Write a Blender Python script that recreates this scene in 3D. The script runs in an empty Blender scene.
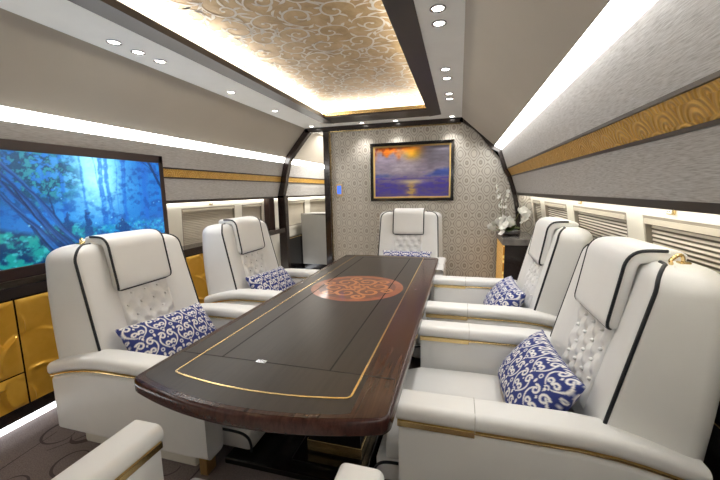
import bpy, bmesh, math, random
import numpy as np
from mathutils import Vector, Matrix
random.seed(7); rng = np.random.default_rng(7)
sc = bpy.context.scene
COL = sc.collection
PI = math.pi
S = 1.15      # whole cabin brought to real size at the end (floor to z = 0)
FZ = 0.16     # floor level in the drawing units used below

# ------------------------------------------------------------------ node helpers
def lin(c):
    c = c / 255.0
    return c / 12.92 if c <= .04045 else ((c + .055) / 1.055) ** 2.4
def rgb(r, g, b): return (lin(r), lin(g), lin(b), 1)

class X:
    """small expression wrapper round Math nodes"""
    def __init__(s, nt, v): s.nt, s.v = nt, v
    def _op(s, op, *o):
        n = s.nt.nodes.new('ShaderNodeMath'); n.operation = op
        for i, a in enumerate((s,) + o):
            v = a.v if isinstance(a, X) else a
            if isinstance(v, (int, float)): n.inputs[i].default_value = v
            else: s.nt.links.new(v, n.inputs[i])
        return X(s.nt, n.outputs[0])
    def __add__(s, o): return s._op('ADD', o)
    def __sub__(s, o): return s._op('SUBTRACT', o)
    def __mul__(s, o): return s._op('MULTIPLY', o)
    def __truediv__(s, o): return s._op('DIVIDE', o)
    def sin(s): return s._op('SINE')
    def cos(s): return s._op('COSINE')
    def abs(s): return s._op('ABSOLUTE')
    def sqrt(s): return s._op('SQRT')
    def floor(s): return s._op('FLOOR')
    def fract(s): return s._op('FRACT')
    def lt(s, o): return s._op('LESS_THAN', o)
    def gt(s, o): return s._op('GREATER_THAN', o)
    def mn(s, o): return s._op('MINIMUM', o)
    def mx(s, o): return s._op('MAXIMUM', o)
    def ss(s, a, b):
        n = s.nt.nodes.new('ShaderNodeMapRange'); n.interpolation_type = 'SMOOTHSTEP'
        s.nt.links.new(s.v, n.inputs['Value']); n.inputs['From Min'].default_value = a; n.inputs['From Max'].default_value = b
        return X(s.nt, n.outputs['Result'])

def new_mat(name):
    m = bpy.data.materials.new(name); m.use_nodes = True
    nt = m.node_tree; b = nt.nodes['Principled BSDF']
    return m, nt, b
def coords(nt, scale=(1, 1, 1), rot=(0, 0, 0)):
    tc = nt.nodes.new('ShaderNodeTexCoord'); mp = nt.nodes.new('ShaderNodeMapping')
    mp.inputs['Scale'].default_value = scale; mp.inputs['Rotation'].default_value = rot
    nt.links.new(tc.outputs['Object'], mp.inputs['Vector']); return mp.outputs['Vector']
def xyz(nt):
    tc = nt.nodes.new('ShaderNodeTexCoord'); sp = nt.nodes.new('ShaderNodeSeparateXYZ')
    nt.links.new(tc.outputs['Object'], sp.inputs[0])
    return [X(nt, sp.outputs[i]) for i in range(3)]
def noise(nt, vec, scale, detail=3, rough=.55, dist=0):
    n = nt.nodes.new('ShaderNodeTexNoise'); n.inputs['Scale'].default_value = scale
    n.inputs['Detail'].default_value = detail; n.inputs['Roughness'].default_value = rough; n.inputs['Distortion'].default_value = dist
    nt.links.new(vec, n.inputs['Vector']); return n.outputs['Fac']
def ramp(nt, fac, stops):
    r = nt.nodes.new('ShaderNodeValToRGB'); e = r.color_ramp.elements
    e[0].position, e[0].color = stops[0]; e[1].position, e[1].color = stops[-1]
    for p, c in stops[1:-1]:
        k = e.new(p); k.color = c
    nt.links.new(fac.v if isinstance(fac, X) else fac, r.inputs[0]); return r.outputs[0]
def mix(nt, fac, a, b):
    n = nt.nodes.new('ShaderNodeMix'); n.data_type = 'RGBA'
    nt.links.new(fac.v if isinstance(fac, X) else fac, n.inputs[0])
    for v, i in ((a, 6), (b, 7)):
        if isinstance(v, tuple): n.inputs[i].default_value = v
        else: nt.links.new(v, n.inputs[i])
    return n.outputs[2]
def bump(nt, b, h, strength=.3, dist=.01):
    n = nt.nodes.new('ShaderNodeBump'); n.inputs['Strength'].default_value = strength; n.inputs['Distance'].default_value = dist
    nt.links.new(h.v if isinstance(h, X) else h, n.inputs['Height']); nt.links.new(n.outputs[0], b.inputs['Normal'])
def plain(name, c, rough=.5, metal=0, var=.05, scale=6, bstr=0, bscale=200, coat=0, spec=.5):
    m, nt, b = new_mat(name)
    v = coords(nt); f = noise(nt, v, scale)
    lo = tuple(x * (1 - var) for x in c[:3]) + (1,); hi = tuple(min(1, x * (1 + var)) for x in c[:3]) + (1,)
    nt.links.new(ramp(nt, f, [(.3, lo), (.7, hi)]), b.inputs['Base Color'])
    b.inputs['Roughness'].default_value = rough; b.inputs['Metallic'].default_value = metal
    b.inputs['Coat Weight'].default_value = coat; b.inputs['Coat Roughness'].default_value = .08
    b.inputs['Specular IOR Level'].default_value = spec
    if bstr: bump(nt, b, noise(nt, v, bscale, 2), bstr, .002)
    return m
def glow(name, c, strength):
    m, nt, b = new_mat(name)
    b.inputs['Base Color'].default_value = c; b.inputs['Emission Color'].default_value = c
    b.inputs['Emission Strength'].default_value = strength; b.inputs['Roughness'].default_value = .6
    return m
def vcol(name, rough=.7, emit=0, spec=.3, bstr=0):
    m, nt, b = new_mat(name)
    a = nt.nodes.new('ShaderNodeAttribute'); a.attribute_name = 'col'
    nt.links.new(a.outputs['Color'], b.inputs['Base Color'])
    b.inputs['Roughness'].default_value = rough; b.inputs['Specular IOR Level'].default_value = spec
    if emit:
        b.inputs['Base Color'].default_value = (0.01, 0.01, 0.01, 1)
        nt.links.remove(b.inputs['Base Color'].links[0])
        nt.links.new(a.outputs['Color'], b.inputs['Emission Color']); b.inputs['Emission Strength'].default_value = emit
    if bstr: bump(nt, b, noise(nt, coords(nt), 260, 2), bstr, .002)
    return m

M = {}
M['leather'] = plain('white_leather', rgb(227, 227, 225), .42, var=.02, bstr=.10, bscale=260)
M['leather_arm'] = plain('white_arm_leather', rgb(230, 230, 228), .38, var=.02, bstr=.06, bscale=260)
M['piping'] = plain('black_piping', rgb(22, 26, 32), .4)
M['gold'] = plain('polished_gold', rgb(232, 204, 146), .24, 1, var=.06)
M['satin_gold'] = plain('satin_gold', rgb(222, 190, 128), .34, 1, var=.08)
M['wood'] = plain('dark_wenge', rgb(38, 27, 24), .22, var=.25, scale=9, coat=.4)
M['frame_wood'] = plain('dark_brown_lacquer', rgb(56, 47, 41), .38, var=.08)
M['tv_frame'] = plain('dark_walnut_frame', rgb(52, 34, 28), .35, var=.15)
M['cream'] = plain('cream_panel', rgb(226, 222, 210), .5, var=.02)
M['ceil'] = plain('pale_ceiling_panel', rgb(246, 247, 243), .6, var=.02)
M['slope'] = plain('greige_panel', rgb(184, 177, 165), .75, var=.03, scale=2)
M['black'] = plain('black_lacquer', rgb(16, 14, 14), .2, coat=.3)
M['seam_dark'] = plain('dark_recess', rgb(24, 22, 22), .7)  # plain dark colour of the table leaf seams
M['marble'] = plain('grey_marble', rgb(120, 116, 112), .2, var=.3, scale=12)
M['silver'] = plain('silver_metal', rgb(190, 190, 195), .18, 1)
M['led'] = glow('warm_led_diffuser', (1, .985, .95, 1), 5.4)
M['led_cove'] = glow('warm_cove_led', (1, .965, .90, 1), 11)
M['led_floor'] = glow('cool_floor_led', (.95, .97, 1, 1), 2.2)
M['lens'] = glow('downlight_lens', (1, .95, .86, 1), 9)
M['screen_blue'] = glow('blue_touch_screen', rgb(70, 110, 220), .6)
M['petal'] = plain('white_petal', rgb(238, 238, 232), .6, var=.04)
M['leaf'] = plain('green_leaf', rgb(84, 104, 40), .5, var=.3, scale=30)
M['stem'] = plain('green_stem', rgb(112, 118, 74), .6)
M['grey_panel'] = plain('pale_grey_panel', rgb(178, 177, 172), .5, var=.03)
M['vine'] = plain('silver_vine_inlay', rgb(226, 220, 208), .45, .15)
M['marq'] = plain('orange_marquetry', rgb(148, 86, 56), .34, var=.25, scale=20, coat=.4)
M['marq_dark'] = plain('brown_marquetry', rgb(108, 66, 50), .34, var=.25, scale=20, coat=.4)
M['marq_line'] = plain('amber_marquetry', rgb(186, 120, 72), .34, var=.2, scale=20, coat=.4)
M['carpet_line'] = plain('dark_carpet_scroll', rgb(78, 70, 70), .95)

def m_textile(name='strie_textile'):
    m, nt, b = new_mat(name)
    f = noise(nt, coords(nt, (260, 15, 260)), 1.6, 3, .55)
    g = noise(nt, coords(nt, (6, 6, 6)), 2, 2)
    c = ramp(nt, f, [(.28, rgb(158, 155, 151)), (.5, rgb(190, 188, 186)), (.72, rgb(208, 207, 206))])
    nt.links.new(mix(nt, X(nt, g) * .15, c, rgb(176, 172, 167)), b.inputs['Base Color'])
    b.inputs['Roughness'].default_value = .8
    bump(nt, b, f, .25, .004); return m
M['textile'] = m_textile()

def m_scallop():
    # gold leather band with rows of nested fans: rows climb along z, fans along y
    m, nt, b = new_mat('gold_scallop_band')
    x, y, z = xyz(nt)
    W, H = .13, .042
    best = None
    v = z / H
    h = None
    for k in (1, 0):               # two candidate rows, lower row laid over the upper one
        row = v.floor() - float(k)
        off = (row * .5).fract()   # 0 or .5
        u = ((y / W) + off).fract() - .5
        du = u * W
        dz = (v - row) * H
        d = (du * du + dz * dz).sqrt() / (W * .58)
        inside = d.lt(1.0)
        ring = (d * (2 * PI * 4)).cos() * .5 + .5
        if h is None: h = ring * inside
        else: h = ring * inside + h * (inside * -1.0 + 1.0)
    f = noise(nt, coords(nt), 14, 3)
    base = ramp(nt, f, [(.3, rgb(196, 148, 62)), (.7, rgb(216, 168, 80))])
    nt.links.new(mix(nt, h.ss(.45, 1.0) * .55, base, rgb(240, 200, 110)), b.inputs['Base Color'])
    b.inputs['Metallic'].default_value = .3; b.inputs['Roughness'].default_value = .4
    bump(nt, b, h, .8, .008); return m
M['scallop'] = m_scallop()

def m_ogee():
    # pale wallpaper with nested pointed ovals
    m, nt, b = new_mat('ogee_wallpaper')
    x, y, z = xyz(nt)
    u = x * (2 * PI / .150); v = z * (2 * PI / .20)
    f = u.cos() + v.cos() * 1.0
    rings = ((f * 6.2 + 1.9).cos()).ss(-.95, -.2)
    n = noise(nt, coords(nt), 60, 2)
    c = mix(nt, rings, rgb(160, 152, 140), rgb(208, 203, 193))
    nt.links.new(mix(nt, X(nt, n) * .15, c, rgb(178, 171, 160)), b.inputs['Base Color'])
    b.inputs['Roughness'].default_value = .45; b.inputs['Metallic'].default_value = .1
    bump(nt, b, rings, .25, .003); return m
M['ogee'] = m_ogee()

def m_goldceil():
    m, nt, b = new_mat('gold_leaf_ceiling')
    f = noise(nt, coords(nt), 9, 6, .65, .4)
    nt.links.new(ramp(nt, f, [(.3, rgb(160, 134, 94)), (.52, rgb(192, 164, 120)), (.75, rgb(210, 186, 148))]), b.inputs['Base Color'])
    b.inputs['Metallic'].default_value = .25; b.inputs['Roughness'].default_value = .45
    return m
M['goldceil'] = m_goldceil()

def m_table(name, c0, c1, c2, rough=.16):
    m, nt, b = new_mat(name)
    f = noise(nt, coords(nt, (26, 1.4, 10)), 2.4, 6, .6, .6)
    nt.links.new(ramp(nt, f, [(.25, c0), (.5, c1), (.8, c2)]), b.inputs['Base Color'])
    b.inputs['Roughness'].default_value = rough; b.inputs['Coat Weight'].default_value = 0 if rough > .3 else .12; b.inputs['Coat Roughness'].default_value = .15; b.inputs['Specular IOR Level'].default_value = .32
    return m
M['table_dark'] = m_table('smoked_eucalyptus_veneer', rgb(52, 46, 41), rgb(58, 52, 47), rgb(65, 58, 52), .32)
M['table_border'] = m_table('reddish_burl_border', rgb(40, 26, 21), rgb(64, 42, 33), rgb(84, 54, 40), .22)
M['table_edge'] = m_table('mahogany_edge', rgb(42, 22, 19), rgb(64, 36, 31), rgb(84, 50, 42), .2)

def m_golddoor():
    m, nt, b = new_mat('gold_relief_lacquer')
    f = noise(nt, coords(nt), 5, 4, .6)
    nt.links.new(ramp(nt, f, [(.3, rgb(222, 168, 50)), (.7, rgb(240, 190, 78))]), b.inputs['Base Color'])
    b.inputs['Metallic'].default_value = .3; b.inputs['Roughness'].default_value = .32
    return m
M['golddoor'] = m_golddoor()

def m_carpet():
    m, nt, b = new_mat('mauve_grey_carpet')
    f = noise(nt, coords(nt), 220, 3); g = noise(nt, coords(nt), 3, 2)
    c = ramp(nt, f, [(.3, rgb(98, 88, 86)), (.7, rgb(140, 129, 126))])
    nt.links.new(mix(nt, X(nt, g) * .35, c, rgb(120, 108, 106)), b.inputs['Base Color'])
    b.inputs['Roughness'].default_value = .95; bump(nt, b, f, .5, .004); return m
M['carpet'] = m_carpet()

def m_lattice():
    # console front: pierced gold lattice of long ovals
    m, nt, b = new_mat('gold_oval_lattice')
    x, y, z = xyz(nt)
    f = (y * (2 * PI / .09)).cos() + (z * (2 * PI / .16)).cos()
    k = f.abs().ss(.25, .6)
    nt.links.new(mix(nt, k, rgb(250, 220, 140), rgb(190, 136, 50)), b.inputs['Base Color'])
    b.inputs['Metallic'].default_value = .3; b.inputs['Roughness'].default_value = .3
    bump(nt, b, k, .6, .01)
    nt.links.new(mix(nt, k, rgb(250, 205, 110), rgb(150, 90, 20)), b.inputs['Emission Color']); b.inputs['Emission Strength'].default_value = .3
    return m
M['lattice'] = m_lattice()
M['screen'] = vcol('television_picture', .25, emit=.95, spec=.5)
M['canvas'] = vcol('oil_paint', .55, bstr=.35)
M['damask'] = vcol('blue_white_damask', .8, bstr=.2)
M['blind'] = plain('pleated_blind', rgb(188, 180, 164), .75, var=.03)
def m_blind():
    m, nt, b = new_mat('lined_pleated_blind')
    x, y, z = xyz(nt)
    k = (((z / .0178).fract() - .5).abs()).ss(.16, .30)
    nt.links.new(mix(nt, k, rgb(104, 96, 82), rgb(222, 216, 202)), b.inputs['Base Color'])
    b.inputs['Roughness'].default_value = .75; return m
M['blind_lined'] = m_blind()

# ------------------------------------------------------------------ geometry helpers (each returns (verts, faces))
def join(*parts):
    V, F = [], []
    for v, f in parts:
        b = len(V); V.extend(v); F.extend(tuple(i + b for i in q) for q in f)
    return V, F
def from_bm(bm):
    bm.verts.index_update()
    r = [tuple(v.co) for v in bm.verts], [tuple(v.index for v in f.verts) for f in bm.faces]
    bm.free(); return r
def box(x0, x1, y0, y1, z0, z1, bev=0, seg=2):
    bm = bmesh.new(); bmesh.ops.create_cube(bm, size=1)
    for v in bm.verts:
        v.co = Vector(((x0 + x1) / 2 + v.co.x * (x1 - x0), (y0 + y1) / 2 + v.co.y * (y1 - y0), (z0 + z1) / 2 + v.co.z * (z1 - z0)))
    if bev: bmesh.ops.bevel(bm, geom=bm.edges[:], offset=bev, segments=seg, profile=.5, affect='EDGES')
    return from_bm(bm)
def loft(rings, cap=True, closed=False):
    n = len(rings[0]); V = [p for r in rings for p in r]; F = []
    m = len(rings)
    for i in range(m - 1 + (1 if closed else 0)):
        a, b = i * n, ((i + 1) % m) * n
        for j in range(n):
            k = (j + 1) % n; F.append((a + j, a + k, b + k, b + j))
    if cap and not closed:
        F.append(tuple(range(n - 1, -1, -1))); F.append(tuple((m - 1) * n + j for j in range(n)))
    return V, F
def rrect(cx, cy, hx, hy, r, n=5):
    r = max(1e-4, min(r, hx * .999, hy * .999)); P = []
    for q, (sx, sy) in enumerate(((1, 1), (-1, 1), (-1, -1), (1, -1))):
        for i in range(n + 1):
            a = q * PI / 2 + i / n * PI / 2
            P.append((cx + sx * (hx - r) + r * math.cos(a), cy + sy * (hy - r) + r * math.sin(a)))
    return P
def bar_x(st, r, e=.02, n=5):
    """rounded-rectangle bar along x. st = [(x, yc, zc, hy, hz)], ends rounded by e"""
    R = []
    def ring(x, yc, zc, hy, hz, shrink=0):
        return [(x, p[0], p[1]) for p in rrect(yc, zc, hy - shrink, hz - shrink, max(.001, r - shrink * .6), n)]
    x, yc, zc, hy, hz = st[0]
    for k in range(4):
        a = k / 4 * PI / 2; R.append(ring(x + e * (1 - math.sin(a)), yc, zc, hy, hz, e * (1 - math.cos(PI / 2 - a))) if False else ring(x + e * (1 - math.sin(a)), yc, zc, hy, hz, e * (1 - math.sin(a)) ** 2 * .8))
    for s in st[1:-1]: R.append(ring(*s))
    x, yc, zc, hy, hz = st[-1]
    for k in range(3, -1, -1):
        a = k / 4 * PI / 2; R.append(ring(x - e * (1 - math.sin(a)), yc, zc, hy, hz, e * (1 - math.sin(a)) ** 2 * .8))
    return loft(R)
def tube(pts, r, n=8, closed=False, taper=None):
    pts = [Vector(p) for p in pts]; R = []; m = len(pts)
    prev = None
    for i, p in enumerate(pts):
        t = (pts[(i + 1) % m] - pts[i - 1]) if closed else (pts[min(i + 1, m - 1)] - pts[max(i - 1, 0)])
        t.normalize()
        if prev is None:
            u = t.orthogonal().normalized()
        else:
            u = prev - t * prev.dot(t)
            u = u.normalized() if u.length > 1e-6 else t.orthogonal().normalized()
        prev = u; w = t.cross(u)
        rr = r if taper is None else r * taper(i / max(1, m - 1))
        R.append([tuple(p + (u * math.cos(a) + w * math.sin(a)) * rr) for a in (2 * PI * k / n for k in range(n))])
    return loft(R, cap=not closed, closed=closed)
def smooth_path(pts, k=6):
    P = [Vector(p) for p in pts]; out = []
    for i in range(len(P) - 1):
        p0, p1, p2, p3 = P[max(i - 1, 0)], P[i], P[i + 1], P[min(i + 2, len(P) - 1)]
        for j in range(k):
            t = j / k
            out.append(.5 * ((2 * p1) + (p2 - p0) * t + (2 * p0 - 5 * p1 + 4 * p2 - p3) * t * t + (3 * p1 - p0 - 3 * p2 + p3) * t ** 3))
    out.append(P[-1]); return [tuple(p) for p in out]
def grid(fn, nu, nv):
    V = [fn(i / nu, j / nv) for i in range(nu + 1) for j in range(nv + 1)]
    F = [(i * (nv + 1) + j, (i + 1) * (nv + 1) + j, (i + 1) * (nv + 1) + j + 1, i * (nv + 1) + j + 1) for i in range(nu) for j in range(nv)]
    return V, F
def lathe(prof, n=24, c=(0, 0, 0)):
    R = [[(c[0] + r * math.cos(2 * PI * k / n), c[1] + r * math.sin(2 * PI * k / n), c[2] + z) for k in range(n)] for r, z in prof]
    return loft(R)
def sphere(c, r, sz=1, n=10):
    return lathe([(max(1e-4, r * math.sin(PI * i / n)), -r * sz * math.cos(PI * i / n)) for i in range(n + 1)], 12, c)
def prism(poly, z0, z1):
    n = len(poly); V = [(x, y, z0) for x, y in poly] + [(x, y, z1) for x, y in poly]
    F = [tuple(range(n - 1, -1, -1)), tuple(range(n, 2 * n))] + [(i, (i + 1) % n, n + (i + 1) % n, n + i) for i in range(n)]
    return V, F
def ext_y(prof, y0, y1):
    """extrude a closed (x, z) outline along y"""
    n = len(prof); V = [(x, y0, z) for x, z in prof] + [(x, y1, z) for x, z in prof]
    F = [tuple(range(n)), tuple(range(2 * n - 1, n - 1, -1))] + [(i, n + i, n + (i + 1) % n, (i + 1) % n) for i in range(n)]
    return V, F
def sheet_y(prof, y0, y1, th, outward):
    """open (x, z) polyline made a slab th thick (outward = +1 right side, -1 left side)"""
    P = [Vector((x, 0, z)) for x, z in prof]; Q = []
    for i, p in enumerate(P):
        t = (P[min(i + 1, len(P) - 1)] - P[max(i - 1, 0)]).normalized()
        nrm = Vector((abs(t.z) * outward, 0, abs(t.x)))
        Q.append(p + nrm * th)
    return ext_y([(p.x, p.z) for p in P] + [(q.x, q.z) for q in reversed(Q)], y0, y1)
def ribbon(pts, w, z, flip=False, zf=None):
    """flat tapered ribbon in the xy plane; w is a function of t or a number"""
    P = [Vector((p[0], p[1], 0)) for p in pts]; V = []; m = len(P)
    for i, p in enumerate(P):
        t = (P[min(i + 1, m - 1)] - P[max(i - 1, 0)])
        t = t.normalized() if t.length > 0 else Vector((1, 0, 0))
        nn = Vector((-t.y, t.x, 0)); ww = (w(i / (m - 1)) if callable(w) else w) / 2
        a, b = p + nn * ww, p - nn * ww
        V += [(a.x, a.y, z), (b.x, b.y, z)]
    F = [(2 * i, 2 * i + 1, 2 * i + 3, 2 * i + 2) for i in range(m - 1)]
    if flip: F = [tuple(reversed(f)) for f in F]
    return V, F
def xf_pts(part, fn):
    return [fn(*p) for p in part[0]], part[1]

def obj(name, part, mat, parent=None, smooth=True, cols=None, angle=40):
    me = bpy.data.meshes.new(name); me.from_pydata([tuple(map(float, p)) for p in part[0]], [], part[1]); me.update()
    bm = bmesh.new(); bm.from_mesh(me); 
    if cols is None: bmesh.ops.recalc_face_normals(bm, faces=bm.faces[:])
    bm.to_mesh(me); bm.free()
    me.materials.append(M[mat] if isinstance(mat, str) else mat)
    if smooth:
        me.polygons.foreach_set('use_smooth', [True] * len(me.polygons))
        try: me.set_sharp_from_angle(angle=math.radians(angle))
        except Exception: pass
    if cols is not None:
        a = me.color_attributes.new('col', 'FLOAT_COLOR', 'POINT')
        a.data.foreach_set('color', np.asarray(cols, dtype=np.float32).ravel())
    o = bpy.data.objects.new(name, me); COL.objects.link(o)
    if parent is not None: o.parent = parent
    return o
def thing(name, label, cat, loc=(0, 0, 0), rz=0, group=None):
    o = bpy.data.objects.new(name, None); o.empty_display_size = .1; COL.objects.link(o)
    o.location = loc; o.rotation_euler = (0, 0, rz); return tag(o, label, cat, group)
def tag(o, label, cat, group=None):
    o['label'] = label; o['category'] = cat
    if group: o['group'] = group
    return o
def struct(name, part, mat, smooth=False, parent=None, **k):
    o = obj(name, part, mat, parent, smooth, **k)
    if parent is None: o['kind'] = 'structure'
    return o
def dup(root, loc, rz, label):
    r = root.copy(); COL.objects.link(r); r.location = loc; r.rotation_euler = (0, 0, rz); r['label'] = label
    for ch in list(root.children):
        c = ch.copy(); COL.objects.link(c); c.parent = r
        for g in list(ch.children):
            d = g.copy(); COL.objects.link(d); d.parent = c
    return r

# ------------------------------------------------------------------ cabin shell
Y0, Y1, YA = -1.6, 4.24, 7.2      # rear of the room behind the camera, partition, far end of the aft room
CZ = 2.20
XL = dict(c=(-1.895, CZ), s0=(-2.197, 1.852), s1=(-2.221, 1.785), b0=(-2.268, 1.613), b1=(-2.281, 1.537), v0=(-2.333, 1.352), v1=(-2.337, 1.326))
XR = dict(c=(.008, CZ), s0=(.362, 1.872), s1=(.434, 1.828), b0=(.503, 1.622), b1=(.550, 1.538), v0=(.606, 1.356), v1=(.612, 1.328))

fl = struct('floor', box(-2.6, 1.0, Y0, YA, FZ - .05, FZ), 'carpet')
# carpet scrolls
def spiral(cx, cy, r, a0, turns, d=1, n=40, inner=.12):
    P = []
    for i in range(n + 1):
        t = i / n; rr = r * (1 - (1 - inner) * t); a = a0 + d * turns * 2 * PI * t
        P.append((cx + rr * math.cos(a), cy + rr * math.sin(a)))
    return P
parts = []
for cx, cy, r, a, d in ((-1.98, 1.18, .16, .4, 1), (-2.08, 1.45, .12, 2.4, -1), (-1.72, 1.06, .15, 1.2, -1), (-1.55, 1.32, .12, 4, 1), (-1.86, .86, .14, 3, 1), (-1.5, .9, .15, 5, -1), (-2.02, 1.75, .13, 1, 1), (-1.95, 2.1, .14, 2, -1), (-2.05, 2.5, .13, 0, 1), (-1.25, 1.15, .14, 0, 1)):
    sp = spiral(cx, cy, r, a, 1.0, d, 40, .3)
    tail = [(sp[0][0] + d * (k / 10) * .25 * -math.sin(a) * -1 * -1 + .0, sp[0][1] + d * (-k / 10) * .25 * math.cos(a) + .05 * (k / 10) ** 2) for k in range(10, 0, -1)]
    parts.append(ribbon(tail + sp, lambda t: .005 + .009 * math.sin(PI * t) ** 2, FZ + .002))
for cx, cy, s in ((-2.02, 1.28, .10), (-1.8, 1.18, .12), (-1.66, 1.2, .09), (-2.1, 1.6, .1)):
    parts.append(ribbon([(cx + s * t, cy + .35 * s * math.sin(3 * t)) for t in np.linspace(-1, 1, 16)], lambda t: .03 * math.sin(PI * t), FZ + .0025))
o = obj('carpet_scroll_pattern', join(*parts), 'carpet_line', fl, False)

# ceiling: flat panel around the tray
TX0, TX1, TY0, TY1 = -1.415, -.328, -1.0, 3.62       # inner edge of the dark tray frame
OX0, OX1, OY1 = -1.56, -.205, 3.945                    # outer edge
ce = struct('ceiling', join(box(XL['c'][0] - .03, OX0, Y0, YA, CZ, CZ + .03), box(OX1, XR['c'][0] + .03, Y0, Y1, CZ, CZ + .03),
                            box(OX0, OX1, OY1, YA, CZ, CZ + .03), box(OX0, OX1, Y0, TY0 - .14, CZ, CZ + .03)), 'ceil')
TZ = 2.315
struct('ceiling_tray', box(TX0 - .13, TX1 + .12, TY0 - .14, TY1 + .14, TZ, TZ + .03), 'goldceil')
tray = bpy.data.objects['ceiling_tray']
struct('trim_1', join(box(TX0 - .15, TX0 - .12, TY0 - .14, TY1 + .16, CZ + .03, TZ), box(TX1 + .11, TX1 + .14, TY0 - .14, TY1 + .16, CZ + .03, TZ),
                      box(TX0 - .15, TX1 + .14, TY1 + .13, TY1 + .16, CZ + .03, TZ)), 'cream')
bevel_prof = lambda xo, xi: [(xo, CZ - .004), (xi, CZ - .016), (xi, CZ + .022), (xo, CZ + .022)]
struct('trim_2', join(ext_y(bevel_prof(OX0, TX0), TY0 - .1, OY1), ext_y(bevel_prof(OX1, TX1), TY0 - .1, OY1),
                      box(TX0 - .01, TX1 + .01, TY1, OY1, CZ - .012, CZ + .022), box(TX0, TX1, TY0 - .14, TY0, CZ - .01, CZ + .022)), 'frame_wood')
struct('trim_3', join(box(TX0 - .003, TX1 + .003, TY1 - .012, TY1 + .004, CZ + .0, CZ + .035)), 'gold')
# cove lamps lie on the back of the frame
lamp = thing('cove_light', 'warm white strip light hidden in the gold ceiling recess', 'light', (0, 0, 0))
obj('light_strip', box(TX0 - .085, TX0 - .045, TY0, TY1 + .06, CZ + .03, CZ + .045), 'led_cove', lamp, False)
obj('light_strip', box(TX1 + .045, TX1 + .085, TY0, TY1 + .06, CZ + .03, CZ + .045), 'led_cove', lamp, False)
obj('light_strip', box(TX0 - .04, TX1 + .04, TY1 + .05, TY1 + .085, CZ + .03, CZ + .045), 'led_cove', lamp, False)

# silver scrolling vines on the tray
vz = TZ - .002
parts = []
def leaf_shape(x, y, a, l, w):
    P = []
    for i in range(9):
        t = i / 8; P.append((x + math.cos(a + .5 * t) * l * t, y + math.sin(a + .5 * t) * l * t))
    return ribbon(P, lambda t: w * math.sin(PI * min(1, t * .9 + .1)) , vz, True)
r2 = random.Random(5)
gy = TY0 + .6; row = 0
while gy < TY1 + .1:
    gx = TX0 - .06 + (.11 if row % 2 else 0)
    k = 0
    while gx < TX1 + .1:
        cx, cy = gx + r2.uniform(-.02, .02), gy + r2.uniform(-.02, .02)
        d = 1 if (row + k) % 2 else -1; a0 = r2.uniform(0, 2 * PI); r = r2.uniform(.07, .1)
        sp = spiral(cx, cy, r, a0, r2.uniform(.85, 1.2), d, 40, .16)
        # outgoing stem: tangent backwards from the outer end, curling the other way
        tx, ty = d * math.sin(a0), -d * math.cos(a0)
        st = []
        for i in range(12, 0, -1):
            t = i / 12 * .2; c = 5.0 * d * t
            st.append((sp[0][0] + tx * t * math.cos(c) - ty * t * math.sin(c) * -.6, sp[0][1] + ty * t * math.cos(c) + tx * t * math.sin(c) * -.6))
        pts = st + sp
        parts.append(ribbon(pts, lambda t: .004 + .009 * math.sin(PI * min(1, t * 1.05)) ** .7, vz, True))
        parts.append(([(sp[-1][0] + .011 * math.cos(2 * PI * q / 10), sp[-1][1] + .011 * math.sin(2 * PI * q / 10), vz) for q in range(10)], [tuple(range(10))]))
        for q in (1, 5, 9, 13, 17, 22, 28, 35):
            p, pn = pts[q], pts[q + 1]
            a = math.atan2(pn[1] - p[1], pn[0] - p[0]) - d * r2.uniform(.5, 1.1)
            parts.append(leaf_shape(p[0], p[1], a, r2.uniform(.035, .085), r2.uniform(.012, .022)))
        gx += .215; k += 1
    gy += .185; row += 1
obj('vine_scroll_pattern', join(*parts), 'vine', tray, False)

# side walls, one slab per finish
def side(tagname, X, sgn, y0, y1, start):
    n = start
    def sl(nm, pts, mat, th=.03):
        struct(nm, sheet_y(pts, y0, y1, th, sgn), mat)
    sl('wall_%s_upper' % tagname, [X['c'], X['s0']], 'slope')
    struct('trim_%d' % (n), sheet_y([X['s0'], X['s1']], y0, y1, .012, sgn), 'led')
    sl('wall_%s' % tagname, [X['s1'], X['b0']], 'textile')
    sl('wall_%s_band' % tagname, [X['b0'], X['b1']], 'scallop')
    for j, k in enumerate(('b0', 'b1')):
        x, z = X[k]
        struct('trim_%d' % (n + 1 + j), box(x - .006, x + .006, y0, y1, z - .006, z + .006), 'frame_wood')
    sl('wall_%s_lower' % tagname, [X['b1'], X['v0']], 'textile')
    x, z = X['v1']
    struct('trim_%d' % (n + 3), ext_y([(X['v0'][0] - sgn * .004, X['v0'][1]), (x - sgn * .004, z), (x + sgn * .05, z), (x + sgn * .05, X['v0'][1])], y0, y1), 'frame_wood')
    # wash light tucked behind the valance
    struct('trim_%d' % (n + 4), box(min(x + sgn * .025, x + sgn * .058), max(x + sgn * .025, x + sgn * .058), y0, y1, z + .006, z + .02), 'led_cove' if False else 'led_wash')
    struct('wall_%s_back' % tagname, box(min(x + sgn * .05, x + sgn * .16), max(x + sgn * .05, x + sgn * .16), y0, y1, z + .03, z + .05), 'cream')
M['led_wash'] = glow('valance_wash_led', (1, .965, .90, 1), 9)
side('left', XL, -1, Y0, YA, 11)
side('right', XR, 1, Y0, Y1, 21)

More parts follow.
